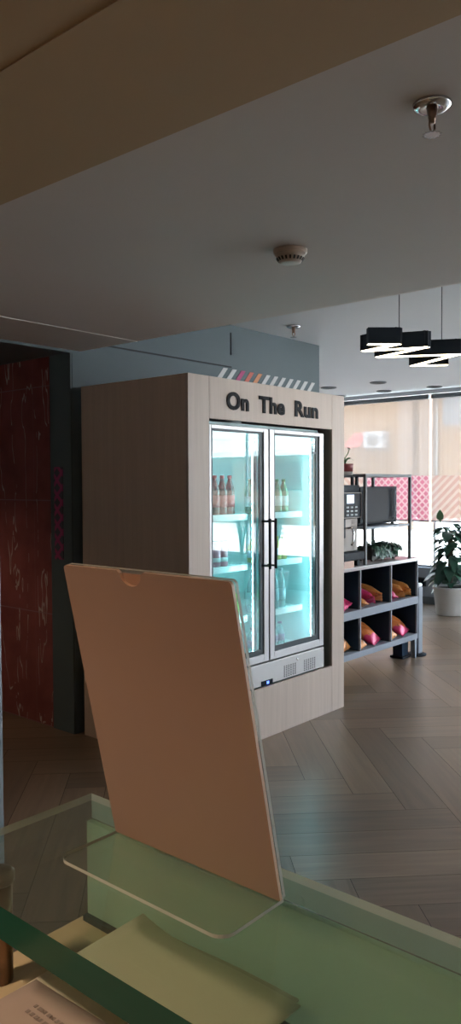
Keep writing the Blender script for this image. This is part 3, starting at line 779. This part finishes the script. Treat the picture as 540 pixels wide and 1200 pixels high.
# red pot with a small plant
rp = thing('succulent_pot', 'small plant in a dark red pot on top of the coffee machine', 'potted plant', (5.195, 3.275, 1.5665))
obj('pot', MB().lathe([(.001, .03), (.058, .03), (.061, .08), (.061, .09), (.052, .09), (.05, .08), (.001, .08)], n=24), M['potred'], rp, world=False)
obj('pot_base', MB().lathe([(.001, 0), (.056, 0), (.058, .03), (.001, .03)], n=24), M['potgrey'], rp, world=False)
obj('stem', MB().tube([(0, 0, .08), (.005, 0, .11), (.0, 0, .14), (.02, -.01, .17), (.035, -.01, .20)], .004, 6).tube([(.003, 0, .11), (-.02, 0, .14)], .003, 6).tube([(.005, 0, .10), (.03, 0, .125)], .003, 6), M['leaf2'], rp, world=False)
lf = MB()
for b_, d_, L_, W_ in (((.035, -.01, .20), (-.7, -.2, .5), .06, .028), ((.03, 0, .13), (1, -.1, .1), .075, .028), ((-.02, 0, .14), (-.8, 0, .3), .04, .026), ((.0, 0, .12), (-.5, -.2, -.2), .05, .022), ((.015, 0, .12), (.5, -.3, .5), .05, .024), ((.035, -.01, .20), (.5, 0, .1), .035, .025), ((0, 0, .10), (-.7, -.1, .1), .045, .02)):
    lf.leaf(b_, d_, (0, -.4, 1), L_, W_, .3)
obj('foliage', lf, M['leaf2'], rp, world=False)
# rack
rk = thing('metal_rack', 'black metal frame rack standing on the snack counter', 'rack', (5.67, 3.36, TOP))
for x in (5.305, 6.035):
    for y in (3.165, 3.52): obj('post', MB().box((x - .012, y - .012, TOP), (x + .012, y + .012, 1.555), .002), M['skirting'], rk)
tf = MB()
for y in (3.165, 3.52): tf.box((5.293, y - .012, 1.555), (6.047, y + .012, 1.579), .002)
for x in (5.305, 6.035): tf.box((x - .012, 3.177, 1.555), (x + .012, 3.508, 1.579), .002)
obj('top_frame', tf, M['skirting'], rk)
obj('shelf', MB().box((5.318, 3.16, 1.145), (6.022, 3.525, 1.163), .002), M['shelfgrey'], rk)
# oven on the rack
ov = thing('countertop_oven', 'black countertop oven with glossy front on the rack shelf', 'oven', (5.75, 3.36, 1.163))
obj('body', MB().box((5.36, 3.26, 1.175), (5.985, 3.515, 1.478), .006), M['blackm'], ov)
obj('door', MB().box((5.37, 3.248, 1.19), (5.90, 3.26, 1.47), .003), M['black'], ov)
obj('window', MB().box((5.40, 3.245, 1.215), (5.80, 3.2485, 1.445)), M['black'], ov)
obj('handle', MB().tube([(5.885, 3.24, 1.21), (5.885, 3.225, 1.22), (5.885, 3.225, 1.44), (5.885, 3.24, 1.45)], .006, 8), M['shelfgrey'], ov)
for x in (5.40, 5.95):
    for y in (3.285, 3.49): obj('foot', MB().lathe([(.001, 1.163), (.014, 1.163), (.014, 1.176), (.001, 1.176)], (x, y, 0), 12), M['blackm'], ov)
# planter box
pl = thing('planter_box', 'long dark planter of trailing green leaves under the rack shelf', 'planter', (5.8, 3.33, TOP))
pb = MB().prism([(5.56, 3.25, TOP + .012), (6.0, 3.25, TOP + .012), (6.0, 3.25, TOP + .115), (5.55, 3.25, TOP + .115)], (0, .14, 0))
for x in (5.6, 5.95):
    for y in (3.262, 3.37): pb.box((x - .01, y, TOP), (x + .01, y + .02, TOP + .013))
obj('planter', pb, M['basket'], pl)
obj('soil', MB().box((5.562, 3.258, TOP + .116), (5.99, 3.382, TOP + .121)), M['soil'], pl)
lf = MB(); rr = random.Random(3)
for k in range(150):
    b_ = (rr.uniform(5.56, 5.99), rr.uniform(3.25, 3.38), TOP + rr.uniform(.11, .14)); a = rr.uniform(0, 2 * PI)
    lf.leaf(b_, (math.cos(a), math.sin(a) - .3, rr.uniform(-.4, .6)), (0, 0, 1), rr.uniform(.05, .08), rr.uniform(.03, .045), rr.uniform(.2, .9), 3)
for k in range(60):
    b_ = (rr.uniform(5.58, 6.0), rr.uniform(3.235, 3.25), TOP + rr.uniform(.06, .12)); a = rr.uniform(-PI, 0)
    lf.leaf(b_, (math.cos(a) * .7, -.25, rr.uniform(-.9, .1)), (0, -1, .3), rr.uniform(.04, .06), rr.uniform(.03, .04), .3, 3)
obj('foliage', lf, M['leaf'], pl)

# ------------------------------------------------------------------ plants by the window
def leafy_pole(label, loc, h, n, seed, R0, sideleaf, lw):
    t = thing('potted_plant', label, 'potted plant', loc, 'plants by the window')
    rr = random.Random(seed)
    obj('pot', MB().lathe([(.001, 0), (R0 * .76, 0), (R0 * .78, .012), (R0 * .97, .30), (R0, .31), (R0, .325), (R0 * .92, .325), (R0 * .88, .29), (.001, .29)], n=36), M['potwhite'], t, world=False)
    obj('soil', MB().lathe([(.001, .291), (R0 * .87, .291), (R0 * .87, .30), (.001, .305)], n=24), M['soil'], t, world=False)
    obj('stem', MB().tube([(0, 0, .29), (.005, 0, h * .6), (0, .005, h * .92)], .03, 10), M['stem'], t, world=False)
    lf = MB()
    for k in range(n):
        z = .34 + (h - .36) * (k + rr.random()) / n; a = rr.uniform(0, 2 * PI)
        o = Vector((math.cos(a), math.sin(a), 0)); s = rr.uniform(.75, 1.15)
        q = 1 - .35 * abs(z / h - .45)
        b0 = o * .03 + Vector((0, 0, z)); b1 = o * rr.uniform(.07, .13) * q + Vector((0, 0, z + rr.uniform(0, .05)))
        lf.tube([b0, b1], .004, 5)
        lf.leaf(b1, o + Vector((0, 0, rr.uniform(-.5, .25))), (0, 0, 1), sideleaf * s * q, lw * s * q, rr.uniform(.2, .7), 5)
    for a in (0, 2.1, 4.2):
        o = Vector((math.cos(a), math.sin(a), .5)); b1 = Vector((0, 0, h * .9))
        lf.leaf(b1, o, (0, 0, 1), sideleaf * .9, lw * .8, .4, 5)
    obj('foliage', lf, M['leaf'], t, world=False)
    return t
pp = leafy_pole('tall leafy climbing plant in a white pot by the window', (8.42, 3.90, 0), 1.02, 120, 5, .20, .17, .115)
tl = MB().tube([(-.02, .05, .86), (-.03, .11, 1.02), (-.03, .115, 1.08)], .005, 6); tl.leaf((-.03, .115, 1.07), (-.0, .02, 1), (1, .6, 0), .125, .085, -.05, 6)
tl.leaf((0, -.1, 1.0), (.1, -.9, .35), (0, 0, 1), .17, .09, .1, 6); tl.tube([(0, 0, .85), (0, -.1, 1.0)], .005, 6)
obj('top_leaf', tl, M['leaf2'], pp, world=False)
def palm(label, loc, h, seed):
    t = thing('potted_palm', label, 'potted plant', loc, 'palms reflected in the fridge'); rr = random.Random(seed)
    obj('pot', MB().lathe([(.001, 0), (.14, 0), (.18, .3), (.18, .32), (.165, .32), (.16, .29), (.001, .29)], n=28), M['potwhite'], t, world=False)
    st, lf = MB(), MB()
    for k in range(17):
        a = 2 * PI * k / 17 + rr.random(); o = Vector((math.cos(a), math.sin(a), 0)); rch = rr.uniform(.08, .26)
        pts = [Vector((0, 0, .28)) + o * rch * s ** 1.6 + Vector((0, 0, (h - .3) * (1.25 * s - .45 * s * s))) for s in (0, .2, .4, .6, .8, 1)]
        st.tube(pts, [.008, .007, .006, .005, .004, .002], 5)
        for q in range(8):
            s = .4 + .07 * q; i = min(4, int(s * 5)); p = pts[i].lerp(pts[i + 1], s * 5 - i); dr = (pts[i + 1] - pts[i]).normalized(); sd = dr.cross(Vector((0, 0, 1))).normalized()
            for sg in (1, -1): lf.leaf(p, dr * .7 + sd * sg, (0, 0, 1), .13, .04, .5, 3)
    obj('stems', st, M['leaf2'], t, world=False); obj('foliage', lf, M['leaf'], t, world=False)
for i, (x, y, nm) in enumerate(((8.5, -2.7, 'at the left of the left fridge door'), (8.45, -2.05, 'at the right of the left fridge door'), (8.5, -1.35, 'at the left of the right fridge door'), (8.45, -.7, 'at the right of the right fridge door'))):
    palm('potted palm mirrored ' + nm, (x, y, 0), 1.42 + .06 * (i % 3), 4 + i)
so = thing('wall_socket', 'dark rectangular outlet plate on the low wall under the window', 'socket', (8.995, 4.55, .27))
z0 = .20
obj('plate', MB().box((8.985, 4.485, .215), (9.0, 4.625, .325), .003), M['seam'], so)
obj('socket_holes', MB().box((8.983, 4.50, .235), (8.986, 4.55, .305)).box((8.983, 4.56, .235), (8.986, 4.61, .305)), M['black'], so)
# blinds
def blind(label, ya, yb, zb, m):
    t = thing('roller_blind', label, 'blind', (8.96, (ya + yb) / 2, 2.56), 'roller blinds on the window')
    obj('fabric', MB().box((8.9590, ya, zb), (8.9602, yb, 2.56)), m, t)
    obj('head_rail', MB().box((8.93, ya, 2.545), (8.985, yb, 2.60), .004), M['greybrown'], t)
    obj('bottom_bar', MB().tube([(8.9596, ya, zb), (8.9596, yb, zb)], .009, 8), M['greybrown'], t)
blind('roller blind behind the coffee machine with pink diamond print band', 4.437, 6.95, 1.036, BL_L)
blind('roller blind above the tall plant with pale striped print band', 2.03, 4.402, 1.036, BL_R)
blind('raised printed roller blind, mirrored in the right fridge door', -1.56, -.63, 1.42, BL_F)
blind('raised printed roller blind, mirrored in the left fridge door', -3.0, -1.89, 1.42, BL_F)

# ------------------------------------------------------------------ outside
struct('ground', MB().box((9.2, -40, -.25), (45, 50, -.05)).box((-20, -40, -.25), (9.2, -6.2, -.05)), M['paving'], 'sunlit pale street outside')
bd = thing('building', 'tan building across the street seen through the blinds', 'building', (26, 13, -.05))
obj('wall', MB().box((24, 4, -.05), (30, 24, 9)), M['facade'], bd)
for y in (12.35, 11.6, 16.5): obj('pilaster', MB().box((23.7, y, -.05), (24, y + .5, 9)), M['pil'], bd)
for y, z in ((15.2, 4.6), (13.2, 4.6), (10.2, 3.4)):
    w = obj('window', MB().box((23.95, y, z), (24.0, y + 1.2, z + 1.3)), M['dwin'], bd)
    obj('window_frame', MB().box((23.93, y - .08, z - .08), (23.99, y + 1.28, z)).box((23.93, y - .08, z + 1.3), (23.99, y + 1.28, z + 1.38)), M['pil'], w)
lo = thing('low_building', 'low building across the street, mirrored in the fridge', 'building', (26, -13, -.05))
obj('wall', MB().box((24, -26, -.05), (30, -4, 2.6)), M['pil'], lo)
obj('glare_band', MB().box((23.8, 4, -.05), (24, 24, .38)), M['acw'], bd)  # white band added at the facade foot in place of street glare
obj('parapet', MB().box((23.9, -26, 2.6), (30, -4, 2.8)), M['acw'], lo)
ac = thing('air_conditioner', 'white air conditioner unit on the tan building outside', 'air conditioner', (23.7, 13.6, 2.6))
a_lo, a_hi = 12.95, 14.1
obj('casing', MB().box((23.4, 13.28, 2.72), (23.85, 14.05, 3.28), .02), M['acbody'], ac)
obj('fan_grille', MB().lathe([(.001, 23.385), (.2, 23.385), (.2, 23.4), (.001, 23.4)], (0, 13.66, 3.0), 28, axis='X'), M['acg'], ac)
obj('bracket', MB().box((23.4, 13.4, 2.62), (23.999, 13.45, 2.72)).box((23.4, 13.9, 2.62), (23.999, 13.95, 2.72)), M['acg'], ac)
aw = tag(obj('awning', MB().prism([(23.99, 14.15, 3.3), (23.99, 14.15, 2.9), (23.2, 14.15, 2.75)], (0, .6, 0)), M['awn'], origin=(24, 14.4, 2.9)), 'small red awning beside the air conditioner outside', 'awning')
bu = thing('street_bush', 'green bush outside left of the red awning', 'bush', (22.5, 15.0, -.05))
lf = MB(); rr = random.Random(11)
for k in range(420):
    v = Vector((rr.gauss(0, 1), rr.gauss(0, 1), rr.gauss(0, 1))).normalized() * rr.uniform(.5, 1)
    lf.leaf((22.5 + v.x * .8, 15.0 + v.y * .8, 2.1 + v.z * 1.2), (v.x, v.y, v.z), (0, 0, 1), .3, .16, .3, 3)
obj('foliage', lf, M['bush'], bu)
obj('trunk', MB().tube([(22.5, 15, -.05), (22.5, 15, 1.6)], .08, 8), M['stem'], bu)

# ------------------------------------------------------------------ foreground counter
GZ, GT = 1.15, .028
PX0, PX1, PYE = .360, .563, .692
ct = thing('glass_counter', 'service counter with beige top and frosted green glass front', 'counter', (.33, -.3, 0))
obj('body', MB().box((.12, -1.4, .0), (.535, .690, .975), .004), M['counter'], ct)
obj('countertop', MB().box((.10, -1.42, .975), (.570, .700, 1.010), .003), M['laminate'], ct)
obj('front_glass', MB().box((.5545, -1.40, 1.0105), (.5625, .691, GZ - GT - .0005), .001), M['frost'], ct)
obj('seal_strip', MB().box((.5475, -1.40, 1.0102), (.554, .690, 1.0165)), M['gasket'], ct)
gs = thing('glass_shelf', 'thick green edged glass shelf on brown steel posts over the counter', 'shelf', (.46, .2, 1.01))
g = MB()
poly = [(PX0, -1.4), (PX1, -1.4), (PX1, PYE), (PX0, PYE)]
a = [g.bm.verts.new((x, y, GZ - GT)) for x, y in poly]; b = [g.bm.verts.new((x, y, GZ)) for x, y in poly]
c_ = [g.bm.verts.new((x, y, GZ - .008)) for x, y in poly]
g.bm.faces.new(a[::-1]); g.bm.faces.new(b)
for k, m0, m1 in ((0, 1, 1), (1, 3, 2), (2, 0, 2), (3, 1, 1)):
    n_ = (k + 1) % 4
    g.bm.faces.new((a[k], a[n_], c_[n_], c_[k])).material_index = m0; g.bm.faces.new((c_[k], c_[n_], b[n_], b[k])).material_index = m1
obj('glass_plate', g, [M['shelf_glass'], M['shelf_edge'], M['far_edge'], M['frost_dim']], gs)
for y in (.668, .306):
    p = obj('post', MB().lathe([(.001, 1.0102), (.0115, 1.0102), (.0115, 1.108), (.001, 1.108)], (.428, y, 0), 20), M['copper'], gs)
    obj('post_cap', MB().lathe([(.001, 1.1075), (.0115, 1.1075), (.014, 1.110), (.014, 1.119), (.011, 1.1218), (.001, 1.1218)], (.428, y, 0), 20), M['chrome'] if y < .5 else M['copper'], p)
# sign holder
sg = thing('sign_holder', 'slanted acrylic sign holder with blank peach back on the glass shelf', 'sign holder', (.517, .489, GZ))
th = rd(12.6); U = Vector((-math.sin(th), 0, math.cos(th))); Nn = Vector((-math.cos(th), 0, -math.sin(th)))   # up the panel, towards the viewer
B0 = Vector((.517, .489, GZ + .0035)); hw, PL = .103, .280
def pp_(s, l, n=0): return B0 + Vector((0, s, 0)) + U * l + Nn * n
def panel(n0, t, notch, m, name, rad=.004, ins=0):
    pts = []
    h = hw - ins
    pts += [pp_(h, ins, n0), pp_(-h, ins, n0)]
    for k in range(5):
        q = k / 4 * PI / 2; pts.append(pp_(-h + rad - rad * math.cos(q), PL - ins - rad + rad * math.sin(q), n0))
    if notch:
        c, r = .012, .0135
        pts.append(pp_(c - r - .003, PL - ins, n0)); 
        for k in range(13):
            q = PI * k / 12; pts.append(pp_(c - r * math.cos(q), PL - ins - .002 - r * .85 * math.sin(q), n0))
        pts.append(pp_(c + r + .003, PL - ins, n0))
    for k in range(5):
        q = k / 4 * PI / 2; pts.append(pp_(h - rad + rad * math.sin(q), PL - ins - rad + rad * math.cos(q), n0))
    return obj(name, MB().prism(pts, Nn * t, 0, 1), m, sg)
panel(.0018, .0032, True, [M['peach'], M['peach_edge']], 'back_panel')
panel(.0010, .0006, False, [M['insert'], M['insert']], 'paper_insert', .002, .003)
panel(-.0026, .0032, False, [M['acrylic'], M['acrylic_edge']], 'front_panel')
pts = [(.517, .386), (.517, .592)]
rad = .014
for cx, cy, a0 in ((.440 + rad, .592 - rad, PI / 2), (.440 + rad, .386 + rad, PI)):
    for k in range(7):
        q = a0 + k / 6 * PI / 2; pts.append((cx + rad * math.cos(q), cy + rad * math.sin(q)))
obj('base_plate', MB().prism([(x, y, GZ + .0002) for x, y in pts], (0, 0, .003), 0, 1), [M['acrylic'], M['acrylic_edge']], sg)
obj('bend', MB().tube([(.514, .388, GZ + .0048), (.514, .590, GZ + .0048)], .0022, 8), M['acrylic'], sg)
# mesh tray and papers
tr = thing('mesh_tray', 'black wire mesh desk tray on the counter under the glass shelf', 'tray', (.42, .38, 1.01))
TX0, TX1, TY0, TY1, TZ0, TZ1 = .205, .505, .345, .578, 1.0105, 1.048
rm = MB()
rm.tube([(TX0, TY0, TZ1), (TX1, TY0, TZ1), (TX1, TY1, TZ1), (TX0, TY1, TZ1), (TX0, TY0, TZ1)], .003, 8, cap=False)
obj('rim', rm, M['blackm'], tr)
ms = MB()
def wires(p, q, hgt, n):
    p, q = Vector(p), Vector(q)
    for k in range(n + 1):
        a = p.lerp(q, k / n); ms.tube([a, a + Vector((0, 0, hgt))], .0007, 4, cap=False)
    for k in range(1, 8): ms.tube([p + Vector((0, 0, hgt * k / 8)), q + Vector((0, 0, hgt * k / 8))], .0007, 4, cap=False)
hh = TZ1 - TZ0
wires((TX0, TY1, TZ0), (TX1, TY1, TZ0), hh, 64); wires((TX0, TY0, TZ0), (TX1, TY0, TZ0), hh, 64)
wires((TX0, TY0, TZ0), (TX0, TY1, TZ0), hh, 84); wires((TX1, TY0, TZ0), (TX1, TY1, TZ0), hh, 84)
obj('mesh_sides', ms, M['mesh'], tr)
obj('tray_base', MB().box((TX0 + .001, TY0 + .001, TZ0), (TX1 - .001, TY1 - .001, TZ0 + .0015)), M['blackm'], tr)
def sheet(name, label, x0, x1, y0, y1, z, curl, m, twist=0, th=.0006):
    b = MB(); nx, ny = 10, 14; lo, hi = {}, {}
    cx, cy = (x0 + x1) / 2, (y0 + y1) / 2
    for i in range(nx + 1):
        for j in range(ny + 1):
            u, v = i / nx, j / ny
            x, y = x0 + (x1 - x0) * u, y0 + (y1 - y0) * v
            dx, dy = x - cx, y - cy
            x, y = cx + dx * math.cos(twist) - dy * math.sin(twist), cy + dx * math.sin(twist) + dy * math.cos(twist)
            zz = z + curl * max(0, v - .6) ** 2 * 6 * u + .002 * math.sin(3 * u) + .0015 * math.sin(5 * v)
            lo[i, j] = b.bm.verts.new((x, y, zz)); hi[i, j] = b.bm.verts.new((x, y, zz + th))
    for i in range(nx):
        for j in range(ny):
            for g_ in (lo, hi): b.bm.faces.new((g_[i, j], g_[i + 1, j], g_[i + 1, j + 1], g_[i, j + 1])).smooth = True
    for i in range(nx):
        for j in (0, ny): b.bm.faces.new((lo[i, j], lo[i + 1, j], hi[i + 1, j], hi[i, j]))
    for j in range(ny):
        for i in (0, nx): b.bm.faces.new((lo[i, j], lo[i, j + 1], hi[i, j + 1], hi[i, j]))
    o = obj(name, b, m, origin=(cx, cy, z))
    return tag(o, label, 'paper', 'papers in the tray')
sheet('paper_sheet', 'greyish sheet lying lowest inside the mesh tray', .222, .49, .358, .563, 1.016, .004, M['paper2'], 0, .025)
sheet('paper_sheet', 'cream sheet lying over the tray rim, under the top sheet', .240, .538, .384, .566, 1.0525, .002, M['paper2'], rd(1.2), .002)
sheet('paper_sheet', 'top cream sheet with curled far corner, over the tray rim', .236, .530, .378, .572, 1.0568, .012, M['paper'], rd(0), .0012)
mv = sheet('shaded_sheet', 'shade coloured printed sheet at the near side of the tray', .222, .400, .374, .568, 1.0665, 0, M['mauve'], rd(.5), .0008)
ik = MB()
rr = random.Random(8)
for r_ in range(2):
    y = .535
    for k in range(9):
        L_ = rr.uniform(.002, .005)
        ik.box((.372 - r_ * .008, y - L_, 1.0705), (.3755 - r_ * .008, y, 1.0709)); y -= L_ + .0025
        if y < .48: break
obj('print', ik, M['ink'], mv)

# left post
po = thing('metal_post', 'slim pale grey metal post at the left edge of the photo', 'post', (1.42, 2.24, 0))
obj('pole', MB().box((1.386, 2.206, .01), (1.4315, 2.27, 1.965), .003), M['greybrown'], po)
obj('foot', MB().box((1.36, 2.16, 0), (1.48, 2.29, .012), .003), M['greybrown'], po)

# ------------------------------------------------------------------ light
w = bpy.data.worlds.new('sky'); S.world = w; w.use_nodes = True
nt = w.node_tree; bg = nt.nodes['Background']
tc = nt.nodes.new('ShaderNodeTexCoord'); sp = nt.nodes.new('ShaderNodeSeparateXYZ'); nt.links.new(tc.outputs['Generated'], sp.inputs[0])
rp_ = nt.nodes.new('ShaderNodeValToRGB'); nt.links.new(sp.outputs[2], rp_.inputs[0])
rp_.color_ramp.elements[0].color = (.88, .95, 1, 1); rp_.color_ramp.elements[1].color = (.5, .72, 1, 1)
nt.links.new(rp_.outputs[0], bg.inputs[0]); bg.inputs[1].default_value = 5.0
sun = bpy.data.lights.new('sun', 'SUN'); sun.energy = 9; sun.angle = .01; sun.color = (1, .95, .86)
so_ = bpy.data.objects.new('sun', sun); COL.objects.link(so_); so_.rotation_euler = (rd(-6), rd(-22), 0)   # from behind this building, onto the street and facade

# ------------------------------------------------------------------ camera
f, yaw, pit, rol = 916.988, rd(40.579), rd(-2.0105), rd(-.24405)
cy_, sy_ = math.cos(yaw), math.sin(yaw)
fw = Vector((cy_ * math.cos(pit), sy_ * math.cos(pit), math.sin(pit))); rt = Vector((sy_, -cy_, 0)); up = rt.cross(fw)
r2 = rt * math.cos(rol) + up * math.sin(rol); u2 = -rt * math.sin(rol) + up * math.cos(rol)
cam = bpy.data.cameras.new('camera'); co = bpy.data.objects.new('camera', cam); COL.objects.link(co)
mw = Matrix((r2, u2, -fw)).transposed().to_4x4(); mw.translation = (0, 0, 1.5); co.matrix_world = mw
cam.sensor_fit = 'VERTICAL'; cam.sensor_height = 36; cam.lens = 36 * f / 1200; cam.clip_start = .02
S.camera = co
S.view_settings.view_transform = 'Standard'; S.view_settings.look = 'None'; S.view_settings.gamma = 1; S.view_settings.exposure = 1.15
S.view_settings.use_curve_mapping = False
c = S.cycles
c.use_denoising = True; c.max_bounces = 10; c.diffuse_bounces = 5; c.glossy_bounces = 5; c.transparent_max_bounces = 24; c.sample_clamp_indirect = 6; c.caustics_reflective = False; c.caustics_refractive = False
